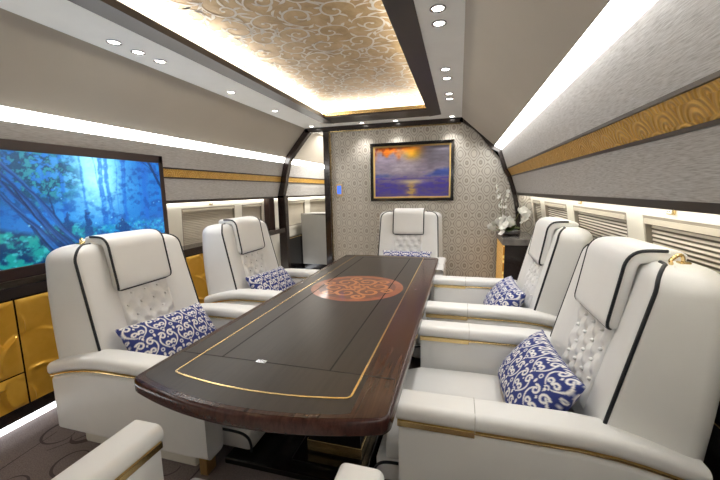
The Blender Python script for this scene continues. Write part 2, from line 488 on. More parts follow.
# window panels: cream liner leaning outwards, with window openings
def window_panel(nm, xt, xb, zt, zb, sgn, y0, y1, wins, wz0, wz1, start, pleat, depth):
    def X_(z): return xt + (xb - xt) * (zt - z) / (zt - zb)
    P = []
    def quad(ya, yb, za, zb_):
        v = [(X_(za), ya, za), (X_(za), yb, za), (X_(zb_), yb, zb_), (X_(zb_), ya, zb_)]
        w = [(x + sgn * .03, y, z) for x, y, z in v]
        P.append((v + w, [(0, 1, 2, 3), (7, 6, 5, 4), (0, 4, 5, 1), (1, 5, 6, 2), (2, 6, 7, 3), (3, 7, 4, 0)]))
    quad(y0, y1, zt, wz1); quad(y0, y1, wz0, zb)
    e = y0
    for a, b in wins:
        quad(e, a, wz1, wz0); e = b
    quad(e, y1, wz1, wz0)
    struct(nm, join(*P), 'cream')
    for i, (a, b) in enumerate(wins):
        # window: reveal frame, glass behind, pleated blind in front
        wn = thing('window_%d' % (start + i), None, None) if False else None
        fr = []
        t = .012
        for (ya, yb, za, zb_) in ((a, a + t, wz1, wz0), (b - t, b, wz1, wz0), (a, b, wz1, wz1 - t), (a, b, wz0 + t, wz0)):
            v = [(X_(za) + sgn * .002, ya, za), (X_(za) + sgn * .002, yb, za), (X_(zb_) + sgn * .002, yb, zb_), (X_(zb_) + sgn * .002, ya, zb_)]
            w = [(x + sgn * .035, y, z) for x, y, z in v]
            fr.append((v + w, [(0, 1, 2, 3), (7, 6, 5, 4), (0, 4, 5, 1), (1, 5, 6, 2), (2, 6, 7, 3), (3, 7, 4, 0)]))
        w = struct('window_%d' % (start + i), join(*fr), 'wframe')
        n = int((wz1 - wz0) / pleat)
        prof = []
        for q in range(2 * n + 1):
            z = wz1 - (wz1 - wz0) * q / (2 * n)
            prof.append((X_(z) + sgn * (.022 + (depth if q % 2 else 0)), z))
        vv = [(x, a + .012, z) for x, z in prof] + [(x, b - .012, z) for x, z in prof]
        L = len(prof)
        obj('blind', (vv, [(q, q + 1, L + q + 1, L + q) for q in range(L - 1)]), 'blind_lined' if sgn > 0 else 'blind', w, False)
        obj('blind_rail', box(min(X_(wz1), X_(wz1) + sgn * .02), max(X_(wz1), X_(wz1) + sgn * .02) , a + .013, b - .013, wz1 - .034, wz1 - .012), 'blind', w, False)
M['wframe'] = plain('window_surround', rgb(150, 142, 128), .5)
window_panel('wall_left_window_panel', -2.415, -2.43, 1.34, .86, -1, Y0, YA,
             [(-.9, -.1), (0, .75), (.85, 1.55), (1.66, 2.43), (2.585, 3.37), (3.50, 3.93), (4.63, 5.22), (5.42, 6.26), (6.4, 7.0)], .90, 1.272, 1, .016, .004)
window_panel('wall_right_window_panel', .752, .835, 1.345, .80, 1, Y0, Y1,
             [(-.9, -.2), (-.1, .75), (.87, 1.775), (1.93, 2.74), (2.90, 3.60), (3.78, 4.15)], .93, 1.277, 11, .0178, .004)
struct('wall_left_base', box(-2.60, -2.44, Y0, YA, FZ, .9), 'cream')
struct('wall_right_base', box(.84, .90, Y0, Y1, FZ, .80), 'black')
struct('trim_31', join(box(.832, .842, Y0, Y1, .700, .708), box(.832, .842, Y0, Y1, .612, .618)), 'gold')
struct('trim_32', box(.80, .90, Y0, Y1, .795, .822), 'wood')
struct('wall_front', box(-2.6, 1.0, Y0 - .05, Y0, FZ, 2.35), 'slope')
# pillar on the left window wall near the arch
struct('trim_33', box(-2.42, -2.35, 3.98, 4.12, .93, 1.33), 'tv_frame')

# partition: wallpaper wall, beam, post, arch
PX0, PX1 = -1.66, -1.585
struct('wall_back', box(PX1, .9, Y1, Y1 + .05, FZ, 2.25), 'ogee')
struct('trim_41', box(-1.90, .02, Y1 - .05, Y1 + .03, 2.145, CZ + .001), 'wood')      # beam
struct('trim_42', box(PX0, PX1, Y1 - .05, Y1 + .05, FZ, 2.15), 'wood')                 # post
struct('trim_43', join(box(PX1, .0, Y1 - .008, Y1, 2.137, 2.146), box(PX1, PX1 + .008, Y1 - .006, Y1, .5, 2.14)), 'gold')
def arch(pts_out, sgn, w):
    P = [Vector((x, 0, z)) for x, z in pts_out]; Q = []
    for i, p in enumerate(P):
        t = (P[min(i + 1, len(P) - 1)] - P[max(i - 1, 0)]).normalized()
        Q.append(p + Vector((-abs(t.z) * sgn, 0, -abs(t.x))) * w)
    return ext_y([(p.x, p.z) for p in P] + [(q.x, q.z) for q in reversed(Q)], Y1 - .05, Y1 + .03)
def smooth2(pts, k=5): return [(p[0], p[2]) for p in smooth_path([(x, 0, z) for x, z in pts], k)]
ar = [(-.02, 2.2), XR['c'], (.19, 2.075), XR['s0'], XR['s1'], XR['b0'], XR['b1'], XR['v0'], (.64, 1.2), (.66, 1.0), (.67, FZ)]
struct('trim_44', arch(smooth2(ar[1:]), 1, .045), 'wood', angle=60)
al = [XL['c'], (-2.05, 2.03), XL['s0'], XL['s1'], XL['b0'], XL['b1'], XL['v0']]
struct('trim_45', arch(smooth2(al), -1, .075), 'wood')
struct('trim_46', box(-2.335, -2.225, Y1 - .05, Y1 + .03, FZ, 1.36), 'wood')
# aft room beyond the doorway
struct('wall_aft', box(-2.6, -1.3, YA, YA + .05, FZ, 2.25), 'slope')
struct('wall_aft_side', box(-1.56, -1.53, Y1 + .05, YA, FZ, 2.25), 'ogee')
struct('trim_47', box(-2.2, -1.66, Y1 - .04, Y1 + .3, FZ, FZ + .01), 'black')

# ------------------------------------------------------------------ downlights
def downlight_parts(t):
    ring = [(.036, 0), (.036, -.004), (.030, -.006), (.026, -.002), (.026, .0)]
    obj('trim_ring', lathe(ring, 20), 'silver', t)
    obj('lens', lathe([(.001, -.0015), (.0255, -.0015), (.0255, .0), (.001, .0)], 20), 'lens', t)
spots = [(-.109, 1.705, 'round downlight nearest the camera in the right ceiling row'), (-.112, 1.85, 'round downlight second from the camera in the right ceiling row'),
         (-.107, 2.525, 'round downlight third from the camera in the right ceiling row'), (-.104, 2.72, 'round downlight fourth from the camera in the right ceiling row'),
         (-.102, 3.15, 'round downlight fifth from the camera in the right ceiling row'), (-.102, 3.32, 'round downlight sixth from the camera in the right ceiling row'),
         (-.097, 4.10, 'round downlight at the right far corner of the ceiling, by the arch'), (-.725, 4.10, 'round downlight in the far ceiling strip above the painting'),
         (-1.126, 4.10, 'round downlight in the far ceiling strip left of the painting'), (-1.764, 4.08, 'round downlight at the left far corner of the ceiling, by the doorway'),
         (-1.764, 3.2, 'fifth round downlight from the camera in the left ceiling row'), (-1.764, 2.51, 'fourth round downlight from the camera in the left ceiling row'),
         (-1.755, 1.815, 'third round downlight from the camera in the left ceiling row'), (-1.76, 1.668, 'middle one of the near trio of downlights, left ceiling row'),
         (-1.763, 1.527, 'round downlight nearest the camera in the left ceiling row')]
d0 = None
for x, y, lab in spots:
    if d0 is None:
        d0 = thing('ceiling_downlight', lab, 'light', (x, y, CZ), 0, 'downlights in the flat ceiling border'); downlight_parts(d0)
    else: dup(d0, (x, y, CZ), 0, lab)
    L = bpy.data.lights.new('downlight_beam', 'SPOT'); L.energy = 7; L.spot_size = math.radians(95); L.spot_blend = .8; L.color = (1, .97, .93); L.shadow_soft_size = .03
    lo = bpy.data.objects.new('downlight_beam', L); COL.objects.link(lo); lo.location = (x, y, CZ - .012); lo['kind'] = 'helper'

L = bpy.data.lights.new('aft_room_fill', 'AREA'); L.energy = 15; L.size = .5; L.shape = 'RECTANGLE'; L.size_y = 1.2; L.color = (1, .97, .93)  # unseen fill light added to brighten the room past the doorway
lo = bpy.data.objects.new('aft_room_fill', L); COL.objects.link(lo); lo.location = (-1.75, 5.2, CZ - .02); lo['kind'] = 'helper'
# ------------------------------------------------------------------ television
tv = thing('television', 'large wall television with dark brown frame showing a misty blue forest', 'television', (-2.215, 1.56, .975))
W0, W1, H0, H1 = -.72, .665, .0, .72          # local y, z of the outside frame
bz0, bz1, by0, by1 = .062, .665, -.68, .625
obj('frame', join(box(-.055, 0, W0, W1, H1 - .055, H1, .004), box(-.055, 0, W0, W1, H0, bz0, .004), box(-.055, 0, W0, W0 + .04, H0, H1, .004), box(-.055, 0, W1 - .04, W1, H0, H1, .004), box(-.055, -.03, W0, W1, H0, H1)), 'tv_frame', tv, False)
def fbm(nx, ny, seed, octs=5, ax=1, ay=1):
    r = np.random.default_rng(seed); out = np.zeros((nx, ny)); amp = 1; tot = 0
    for o_ in range(octs):
        kx, ky = max(2, int(3 * ax * 2 ** o_)), max(2, int(3 * ay * 2 ** o_))
        g = r.random((kx + 2, ky + 2))
        u = np.linspace(0, kx, nx); v = np.linspace(0, ky, ny)
        i, j = u.astype(int), v.astype(int); fu, fv = (u - i)[:, None], (v - j)[None, :]
        fu, fv = fu * fu * (3 - 2 * fu), fv * fv * (3 - 2 * fv)
        out += amp * (g[np.ix_(i, j)] * (1 - fu) * (1 - fv) + g[np.ix_(i + 1, j)] * fu * (1 - fv) + g[np.ix_(i, j + 1)] * (1 - fu) * fv + g[np.ix_(i + 1, j + 1)] * fu * fv)
        tot += amp; amp *= .55
    return out / tot
def seg_d(Xg, Yg, p, q):
    px, py = p; qx, qy = q; dx, dy = qx - px, qy - py
    t = np.clip(((Xg - px) * dx + (Yg - py) * dy) / (dx * dx + dy * dy), 0, 1)
    return np.hypot(Xg - px - t * dx, Yg - py - t * dy), t
def lerpc(a, b, f): return a + (b - a) * f[..., None]
def srgb(c): 
    c = np.clip(c, 0, 255) / 255.0
    return np.where(c <= .04045, c / 12.92, ((c + .055) / 1.055) ** 2.4)
def forest(nx, ny):
    asp = (by1 - by0) / (bz1 - bz0)
    u = np.linspace(0, asp, nx)[:, None] * np.ones((1, ny)); v = np.ones((nx, 1)) * np.linspace(0, 1, ny)[None, :]
    n1, n2, n3 = fbm(nx, ny, 1), fbm(nx, ny, 2, 6, 2, 1), fbm(nx, ny, 3, 6, 5, 3)
    cx = asp * .62
    g = np.exp(-(((u - cx) / .30) ** 2 + ((v - .88) / .45) ** 2))
    C = np.zeros((nx, ny, 3)) + np.array([10, 78, 150.])
    C = lerpc(C, np.array([30, 136, 208.]), np.clip(.1 + .9 * n1 + .2 * v - .35, 0, 1))
    C = lerpc(C, np.array([150, 222, 245.]), np.clip(g * (.55 + .8 * n2), 0, 1))
    n4 = fbm(nx, ny, 4, 6, 12, 7); n5 = fbm(nx, ny, 6, 5, 22, 12)
    # far misty trunks, upright to the right of the clearing
    r = random.Random(3)
    for k in range(22):
        x0 = r.uniform(.3, asp); w = r.uniform(.008, .034); x1 = x0 + r.uniform(-.14, .10)
        d, t = seg_d(u + .06 * (n2 - .5), v, (x0, -.1), (x1, 1.1))
        C = lerpc(C, np.array([14, 84, 168.]), np.clip((w * (.6 + .8 * n4) - d) / .012, 0, 1) * r.uniform(.3, .7))
    C = lerpc(C, np.array([8, 62, 132.]), np.clip((n4 - .5) * 5, 0, .7) * np.clip(1.1 - 1.2 * g, .1, 1))
    C = lerpc(C, np.array([120, 205, 240.]), np.clip((n5 - .58) * 6, 0, .5) * np.clip(g * 1.2, 0, 1))
    # leafy crown upper left of the clearing
    can = np.clip((n4 * .6 + n5 * .4 - .44) * 12, 0, 1) * np.clip(1.35 - np.hypot((u - asp * .36) / .34, (v - .80) / .26), 0, 1) * 1.5
    C = lerpc(C, np.array([10, 60, 86.]), np.clip(can, 0, .9))
    C = lerpc(C, np.array([40, 140, 150.]), np.clip(can, 0, 1) * np.clip((n5 - .52) * 8, 0, .7))
    # dark shade down the left side
    C = lerpc(C, np.array([4, 34, 78.]), np.clip((.36 * asp - u) / (.25 * asp), 0, 1) * .6)
    # undergrowth, teal green at left turning blue to the right
    hgt = .38 + .30 * (n1 - .5) + .14 * (n2 - .5) - .10 * np.sin(np.clip(u / asp, 0, 1) * 3.1) + .03 * u / asp
    fl_ = np.clip((hgt - v) / .07, 0, 1)
    und = lerpc(np.zeros((nx, ny, 3)) + np.array([2, 38, 70.]), np.array([14, 122, 116.]), np.clip((n4 - .42) * 5, 0, 1))
    und = lerpc(und, np.array([12, 112, 196.]), np.clip((u / asp - .42) * 3, 0, .8) * np.clip(n5 * 1.6, 0, 1))
    und = lerpc(und, np.array([66, 168, 170.]), np.clip((n5 - .60) * 7, 0, .6))
    C = lerpc(C, und, fl_ * .92)
    # shaggy dark shrubs in the middle distance
    for x0, h, w0 in ((asp * .47, .22, .05), (asp * .56, .24, .045), (asp * .74, .12, .07)):
        w = np.clip((.24 + h - v) / h, 0, 1) ** .6 * w0
        C = lerpc(C, np.array([6, 52, 104.]), np.clip((w * (.5 + 1.1 * n5) - np.abs(u - x0 + .12 * (n4 - .5))) / .012, 0, 1) * (v > .12) * .85)
    # leaning trunks and roots: a braid of strands from upper left down to the floor
    for k in range(13):
        p = (asp * (.50 + .016 * (k % 7)) - .10 * (k // 7), -.06); q = (asp * (.17 + .012 * k) - .20 * (k // 7), .98 - .045 * (k % 5))
        w0 = r.uniform(.010, .030); w1 = w0 * .7; tone = k % 3
        d, t = seg_d(u + .05 * (n1 - .5) + .015 * np.sin(v * 9 + k), v + .04 * (n2 - .5), p, q); w = (w0 + (w1 - w0) * t) * (.75 + .5 * n5)
        base = [np.array([8, 40, 86.]), np.array([5, 26, 62.]), np.array([22, 66, 128.])][tone]
        C = lerpc(C, base, np.clip((w - d) / .008, 0, 1) * .9)
        C = lerpc(C, np.array([64, 134, 196.]), np.clip((w * .3 - np.abs(d - w * .5)) / .008, 0, 1) * n4 * .7)
    for p, q, w0, w1 in (((asp * .42, .45), (asp * .405, .72), .012, .007), ((asp * .405, .62), (asp * .47, .84), .008, .003), ((asp * .407, .66), (asp * .34, .80), .007, .003), ((asp * .43, .72), (asp * .50, .76), .005, .002),
                         ((asp * .93, 1.02), (asp * 1.02, .62), .022, .022), ((asp * .88, 1.02), (asp * .99, .84), .009, .009)):
        d, t = seg_d(u + .03 * (n4 - .5), v + .03 * (n2 - .5), p, q); w = w0 + (w1 - w0) * t
        C = lerpc(C, np.array([6, 40, 84.]), np.clip((w - d) / .008, 0, 1) * .92)
    # drifting glints
    for k in range(18):
        x0, y0, s = r.uniform(0, asp), r.uniform(.05, .95), r.uniform(.004, .009)
        C = lerpc(C, np.array([170, 235, 240.]), np.exp(-(((u - x0) / s) ** 2 + ((v - y0) / s) ** 2)) * .7)
    return srgb(C)
nx, ny = 320, 150
C = forest(nx + 1, ny + 1)
V, F = grid(lambda a, b: (-.004, by0 + (by1 - by0) * a, bz0 + (bz1 - bz0) * b), nx, ny)
obj('screen', (V, F), 'screen', tv, False, np.concatenate([C.reshape(-1, 3), np.ones(((nx + 1) * (ny + 1), 1))], 1))

# ------------------------------------------------------------------ left credenza: units with gold relief fronts under one dark top
CX = -2.235
def relief(w, h, seed, n=8e-3):
    r = random.Random(seed); nu, nv = int(w / .0065), int(h / .0065)
    u = np.linspace(0, w, nu + 1)[:, None]; v = np.linspace(0, h, nv + 1)[None, :]
    Hh = np.zeros((nu + 1, nv + 1))
    R = .17; items = []; q = .20
    ang = (PI * .25, PI * .75, PI * 1.25)[seed - 1]; ca, sa = math.cos(ang), math.sin(ang)
    for i in range(-2, int(w / q) + 3):
        for j in range(-2, int(h / q) + 3):
            items.append((i * q + .06, j * q + .03 * seed, (i + 2 * j) % 3))
    items.sort(key=lambda t: -(t[0] * ca + t[1] * sa))
    for cx, cy, kk in items:
        d = np.hypot(u - cx, v - cy); an = ang + (0, 1.1, -1.1)[kk]
        t = ((u - cx) * math.cos(an) + (v - cy) * math.sin(an)) / R
        hh = .003 + .024 * np.clip(t * .5 + .5, 0, 1) ** 1.6 + .004 * np.exp(-((d - R * .93) / .012) ** 2) * np.clip(t + .4, 0, 1)
        k = np.clip((R - d) / .009, 0, 1)
        Hh = Hh * (1 - k) + hh * k
    e_ = np.minimum(np.minimum(u, w - u), np.minimum(v, h - v)); Hh = .012 + (Hh - .012) * np.clip(e_ / .02, 0, 1) ** .7
    # slight smoothing keeps the ridges from stepping
    K = np.pad(Hh, 1, mode='edge')
    Hh = (K[1:-1, 1:-1] * 12 + K[:-2, 1:-1] + K[2:, 1:-1] + K[1:-1, :-2] + K[1:-1, 2:]) / 16
    V = [(float(Hh[i, j]) + .002, float(u[i, 0]), float(v[0, j])) for i in range(nu + 1) for j in range(nv + 1)]
    F = [(i * (nv + 1) + j, (i + 1) * (nv + 1) + j, (i + 1) * (nv + 1) + j + 1, i * (nv + 1) + j + 1) for i in range(nu) for j in range(nv)]
    return V, F
UW = .60
def unit(y0, label, split):
    t = thing('gold_front_cabinet', label, 'cabinet', (CX, y0, FZ), 0, 'gold fronted cabinets along the left wall')
    obj('body', join(box(-.19, -.012, .002, UW - .002, .115, .715), box(-.17, -.03, .0, UW, .048, .115)), 'wood', t, False)
    if split:
        obj('door', xf_pts(relief(UW - .008, .395, 2), lambda x, y, z: (x - .012, y + .004, z + .312)), 'golddoor', t)
        obj('drawer', xf_pts(relief(UW - .008, .175, 3), lambda x, y, z: (x - .012, y + .004, z + .130)), 'golddoor', t)
    else:
        obj('door', xf_pts(relief(UW - .008, .577, 1), lambda x, y, z: (x - .012, y + .004, z + .130)), 'golddoor', t)
    return t
ua = unit(1.19 - UW, 'gold relief cabinet below the television at the left photo edge, split by a horizontal joint', True)
ub = unit(1.19, 'gold relief cabinet with one tall door, directly behind the near left armchair', False)
dup(ub, (CX, 1.19 + UW, FZ), 0, 'gold relief cabinet glimpsed between the two left armchairs, nearer one')
dup(ub, (CX, 1.19 + 2 * UW, FZ), 0, 'gold relief cabinet below the window, just behind the far left armchair back')
dup(ua, (CX, 1.19 + 3 * UW, FZ), 0, 'gold relief cabinet farthest along the left wall, by the arch')
ct = tag(obj('cabinet_top', box(-2.415, CX + .006, -.6, 4.17, .877, .935, .004), 'wood', None, False), 'long dark wood top running over the gold cabinets below television and windows', 'countertop')
kl = tag(obj('floor_light_strip', box(CX - .16, CX - .05, -.6, 4.17, FZ + .001, FZ + .042), 'led_floor', None, False), 'white light strip glowing at floor level under the gold cabinets', 'light')

# aft room furniture
ac = thing('aft_sideboard', 'dark wood sideboard along the wall seen through the doorway', 'cabinet', (-2.3, 5.0, FZ))
obj('body', box(-.11, -.05, -.62, 1.9, .0, .60, .004), 'black', ac, False)
obj('gold_edge', box(-.05, -.044, -.62, 1.9, .575, .59), 'gold', ac, False)
gp = thing('grey_cabinet', 'plain pale grey upright cabinet standing beyond the doorway', 'cabinet', (-2.09, 4.9, FZ))
obj('body', box(-.25, .25, 0, .4, .13, .915, .006), 'grey_panel', gp, False)
obj('black_slab', box(-.23, .25, .02, .38, 0, .13), 'black', gp, False)
obj('edge_trim', join(box(-.252, .252, -.004, .0, .905, .918), box(-.252, -.246, -.004, 0, .13, .915)), 'silver', gp, False)
tag(obj('threshold_light', box(-2.335, -2.29, 4.30, 4.88, FZ + .005, FZ + .05), 'led_floor', None, False), 'thin white floor light strip beyond the doorway, left of the grey cabinet', 'light')

# ------------------------------------------------------------------ painting and wall panel
pc = thing('framed_painting', 'abstract sunset painting in black and gold frame on the patterned wall', 'painting', (-.56, Y1, 1.62))
w, h = .493, .345
def picframe(hw, hh, t, y0, y1, inner):
    # mitred frame: four trapezoid prisms with raised outer edge
    P = []
    o_ = [(-hw, -hh), (hw, -hh), (hw, hh), (-hw, hh)]; i_ = [(-hw + t, -hh + t), (hw - t, -hh + t), (hw - t, hh - t), (-hw + t, hh - t)]
    for k in range(4):
        a, b, c, d = o_[k], o_[(k + 1) % 4], i_[(k + 1) % 4], i_[k]
        v = [(a[0], y0, a[1]), (b[0], y0, b[1]), (c[0], y0 + inner, c[1]), (d[0], y0 + inner, d[1]), (a[0], y1, a[1]), (b[0], y1, b[1]), (c[0], y1, c[1]), (d[0], y1, d[1])]
        P.append((v, [(0, 1, 2, 3), (7, 6, 5, 4), (0, 4, 5, 1), (1, 5, 6, 2), (2, 6, 7, 3), (3, 7, 4, 0)]))
    return join(*P)
obj('frame', picframe(w, h, .035, -.045, -.002, .008), 'black', pc, False)
obj('inner_frame', picframe(w - .034, h - .034, .02, -.034, -.002, .01), 'satin_gold', pc, False)
def abstract(nx, ny):
    u = np.linspace(0, 1, nx)[:, None] * np.ones((1, ny)); v = np.ones((nx, 1)) * np.linspace(0, 1, ny)[None, :]
    n1, n2, n3 = fbm(nx, ny, 11, 5, 2, 1), fbm(nx, ny, 12, 5, 6, 3), fbm(nx, ny, 13, 5, 4, 9)
    C = np.zeros((nx, ny, 3)) + np.array([150, 140, 160.])
    C = lerpc(C, np.array([96, 84, 150.]), np.clip((.48 - v) * 4 + (n1 - .5), 0, .85))
    C = lerpc(C, np.array([70, 62, 160.]), np.clip((.40 - v) * 5 + (n3 - .5) * 3, 0, .8) * np.clip((n3 - .35) * 4, 0, 1))
    C = lerpc(C, np.array([232, 120, 24.]), np.clip((v - .78) * 5 + (n1 - .5) * 3, 0, .95) * np.clip((.72 - u) * 5, 0, 1))
    C = lerpc(C, np.array([150, 60, 30.]), np.clip((n2 - .55) * 6, 0, .8) * np.clip((v - .68) * 6, 0, 1) * np.clip((.45 - u) * 5, 0, 1))
    C = lerpc(C, np.array([240, 190, 50.]), np.exp(-(((u - .52) / .12) ** 2 + ((v - .86) / .12) ** 2)) * .8)
    C = lerpc(C, np.array([108, 104, 116.]), np.clip((u - .62) * 5, 0, .8) * np.clip((v - .5) * 4, 0, 1))
    C = lerpc(C, np.array([238, 220, 170.]), np.exp(-(((u - .5) / .16) ** 2 + ((v - .30) / .045) ** 2)) * .9)
    C = lerpc(C, np.array([232, 190, 70.]), np.exp(-(((u - .5) / .07) ** 2 + ((v - .12) / .16) ** 2)) * np.clip((n3 - .35) * 5, 0, 1) * .9)
    C = lerpc(C, np.array([205, 196, 205.]), np.exp(-(((u - .42) / .18) ** 2 + ((v - .58) / .14) ** 2)) * .7 * n2 * 1.6)
    # soft horizon of blue masses
    m = np.clip((.44 + .10 * np.clip((u - .7) * 6, 0, 1) + .07 * n2 - v) * 14, 0, 1) * np.clip((v - .38) * 18, 0, 1)
    C = lerpc(C, np.array([58, 84, 176.]), m * np.clip(np.abs(u - .48) * 4 - .5, 0, .85))
    C = lerpc(C, np.array([84, 70, 160.]), np.exp(-((v - .36) / .014) ** 2) * .6)
    C *= (.82 + .36 * n3)[..., None]
    return srgb(C)
nx, ny = 130, 90
C = abstract(nx + 1, ny + 1)
V, F = grid(lambda a, b: ((a - .5) * 2 * (w - .053), -.02, (b - .5) * 2 * (h - .053)), nx, ny)
obj('canvas', (V, F), 'canvas', pc, False, np.concatenate([C.reshape(-1, 3), np.ones(((nx + 1) * (ny + 1), 1))], 1))
wp = thing('wall_control_panel', 'small blue touch control panel on the patterned wall by the post', 'control panel', (-1.475, Y1, 1.415))
obj('bezel', box(-.042, .042, -.012, 0, -.075, .075, .003), 'satin_gold', wp, False)
obj('screen', box(-.028, .028, -.0135, -.011, -.045, .06), 'screen_blue', wp, False)
obj('button', join(*[box(-.026 + .02 * k, -.014 + .02 * k, -.0135, -.011, -.064, -.054) for k in range(3)]), 'cream', wp, False)

# ------------------------------------------------------------------ conference table
TZ1 = .72; TCX = -.682
tb = thing('conference_table', 'long dark wood conference table with gold inlay and round medallion', 'table', (TCX, 2.2, FZ))
tz = TZ1 - FZ
hw = .495
def outline(hw_, yn, sag, yf, sagf, rc, rcf):
    """table outline: bowed near end (y small), bowed far end, rounded corners"""
    P = []
    def bow(x, y, s, sgn): return y - sgn * s * (1 - (x / hw_) ** 2)
    # near end left to right, far end right to left, corners rounded by fillet sampling
    raw = []
    n = 24
    near = [(-hw_ + 2 * hw_ * i / n, bow(-hw_ + 2 * hw_ * i / n, yn, sag, 1)) for i in range(n + 1)]
    far = [(hw_ - 2 * hw_ * i / n, bow(hw_ - 2 * hw_ * i / n, yf, sagf, -1)) for i in range(n + 1)]
    def fillet(a, b, c, r):
        a, b, c = Vector(a), Vector(b), Vector(c)
        u, v = (a - b).normalized(), (c - b).normalized()
        ang = u.angle(v); d = r / math.tan(ang / 2)
        p, q = b + u * d, b + v * d; out = []
        for i in range(9):
            t = i / 8
            out.append(tuple((1 - t) ** 2 * p + 2 * t * (1 - t) * b + t * t * q))
        return out, d
    c1, d1 = fillet(far[-1], near[0], near[4], rc)
    c2, d2 = fillet(near[-5], near[-1], far[0], rc)
    c3, d3 = fillet(near[-1], far[0], far[4], rcf)
    c4, d4 = fillet(far[-5], far[-1], near[0], rcf)
    P += c1 + [p for p in near if -hw_ + d1 * 1.05 < p[0] < hw_ - d2 * 1.05] + c2
    P += c3 + [p for p in far if -hw_ + d4 * 1.05 < p[0] < hw_ - d3 * 1.05] + c4
    return P
YN, YF = .938 - 2.2, 3.535 - 2.2
out = outline(hw, YN, .088, YF, .03, .046, .05)
def inset_poly(P, d):
    n = len(P); Q = []
    for i in range(n):
        a, b, c = Vector(P[i - 1]), Vector(P[i]), Vector(P[(i + 1) % n])
        t = (c - a).normalized(); Q.append(tuple(b + Vector((-t.y, t.x)) * d))
    return Q
rings = []
for d, z in ((.03, -.0525), (.004, -.052), (0, -.047), (0, -.012), (.002, -.005), (.008, 0)):
    rings.append([(x, y, tz + z) for x, y in inset_poly(out, d)])
top = obj('tabletop', loft(rings), 'table_edge', tb)
# border veneer
def ringfaces(outer, inner, z):
    n = len(outer); V = [(x, y, z) for x, y in outer] + [(x, y, z) for x, y in inner]
    return V, [(i, (i + 1) % n, n + (i + 1) % n, n + i) for i in range(n)]
obj('border_veneer', prism(inset_poly(out, .012), tz - .001, tz + .0014), 'table_border', top, False)
gi = [(x - .007, y) for x, y in outline(.360, 1.008 - 2.2, .042, 3.50 - 2.2, .012, .03, .03)]
obj('field_veneer', prism(inset_poly(gi, .002), tz, tz + .0024), 'table_dark', top, False)
# darker band at the near end and along the left between edge and inlay
lf = [(-.455, 1.163 - 2.2), (-.36, 1.163 - 2.2), (-.36, 3.46 - 2.2), (-.455, 3.46 - 2.2)]
obj('end_veneer', join(prism([(min(x, .372), y) for x, y in outline(hw - .03, YN + .026, .084, 1.163 - 2.2, 0, .04, .002)], tz, tz + .0020), prism(lf, tz, tz + .0020)), 'table_dark', top, False)
gl = loft([[(x, y, tz + .0008) for x, y in gi], [(x, y, tz + .0036) for x, y in gi], [(x, y, tz + .0036) for x, y in inset_poly(gi, .008)], [(x, y, tz + .0008) for x, y in inset_poly(gi, .008)]], cap=False)
obj('gold_inlay', gl, 'gold', top, False)
sy = 1.163 - 2.2
obj('leaf_seam', join(box(-.265, -.258, sy, 3.42 - 2.2, tz, tz + .0031), box(.216, .223, sy, 3.42 - 2.2, tz, tz + .0031), box(-.47, .47, sy - .0018, sy + .0018, tz, tz + .0031), box(-.47, .47, 3.42 - 2.2, 3.4225 - 2.2, tz, tz + .0031)), 'seam_dark', top, False)
obj('latch', box(-.10, -.055, sy - .012, sy + .012, tz + .001, tz + .005, .001), 'silver', top, False)
for x, y in ((.405, 2.334 - 2.2), (-.453, 2.339 - 2.2)):
    obj('button_cap', lathe([(.001, 0), (.009, 0), (.009, .003), (.001, .003)], 14, (x, y, tz + .0005)), 'silver', top)
# medallion
mc = (-.007, 2.31 - 2.2); MR = .327
def disc(r, z, c=mc, n=64, r0=0):
    if r0: return ringfaces([(c[0] + r * math.cos(2 * PI * k / n), c[1] + r * math.sin(2 * PI * k / n)) for k in range(n)], [(c[0] + r0 * math.cos(2 * PI * k / n), c[1] + r0 * math.sin(2 * PI * k / n)) for k in range(n)], z)
    return [(c[0] + r * math.cos(2 * PI * k / n), c[1] + r * math.sin(2 * PI * k / n), z) for k in range(n)], [tuple(range(n))]
md = obj('medallion', disc(MR, tz + .0029, r0=MR * .84), 'marq', top, False); md['label'] = 'round orange marquetry medallion'
obj('medallion_field', disc(MR * .85, tz + .00275), 'marq_dark', md, False)
parts = []
for k in range(6):
    a = k * PI / 3 + .3
    for rr, ro, d in ((.155, .085, 1), (.225, .05, -1)):
        cx, cy = mc[0] + rr * math.cos(a + (0 if d > 0 else .5)), mc[1] + rr * math.sin(a + (0 if d > 0 else .5))
        sp = spiral(cx, cy, ro, a + PI * .9, 1.35, d, 36, .15)
        st = [(mc[0] + (sp[0][0] - mc[0]) * t + .05 * math.sin(PI * t) * math.sin(a), mc[1] + (sp[0][1] - mc[1]) * t - .05 * math.sin(PI * t) * math.cos(a)) for t in np.linspace(.1 if d > 0 else .6, .98, 10)]
        parts.append(ribbon(st + sp, lambda t: .008 + .016 * math.sin(PI * t) ** 1.2, tz + .0031 + .00005 * k))
parts.append(disc(.028, tz + .0031, n=20))
obj('medallion_scroll', join(*parts), 'marq_line', md, False)
# pedestals
for y in (1.50 - 2.2, 2.80 - 2.2):
    p = obj('pedestal', join(box(.04, .29, y - .18, y + .18, .03, tz - .05, .006), box(-.02, .33, y - .24, y + .24, .03, .06, .006)), 'black', tb, False)
    obj('gold_band', join(box(.036, .294, y - .184, y + .184, .07, .125, .003)), 'gold', p, False)

obj('black_slab', box(-.34, .36, 1.22 - 2.2, 3.06 - 2.2, 0, .03, .005), 'black', tb, False)  # added black slab standing in for the deep shade on the floor below
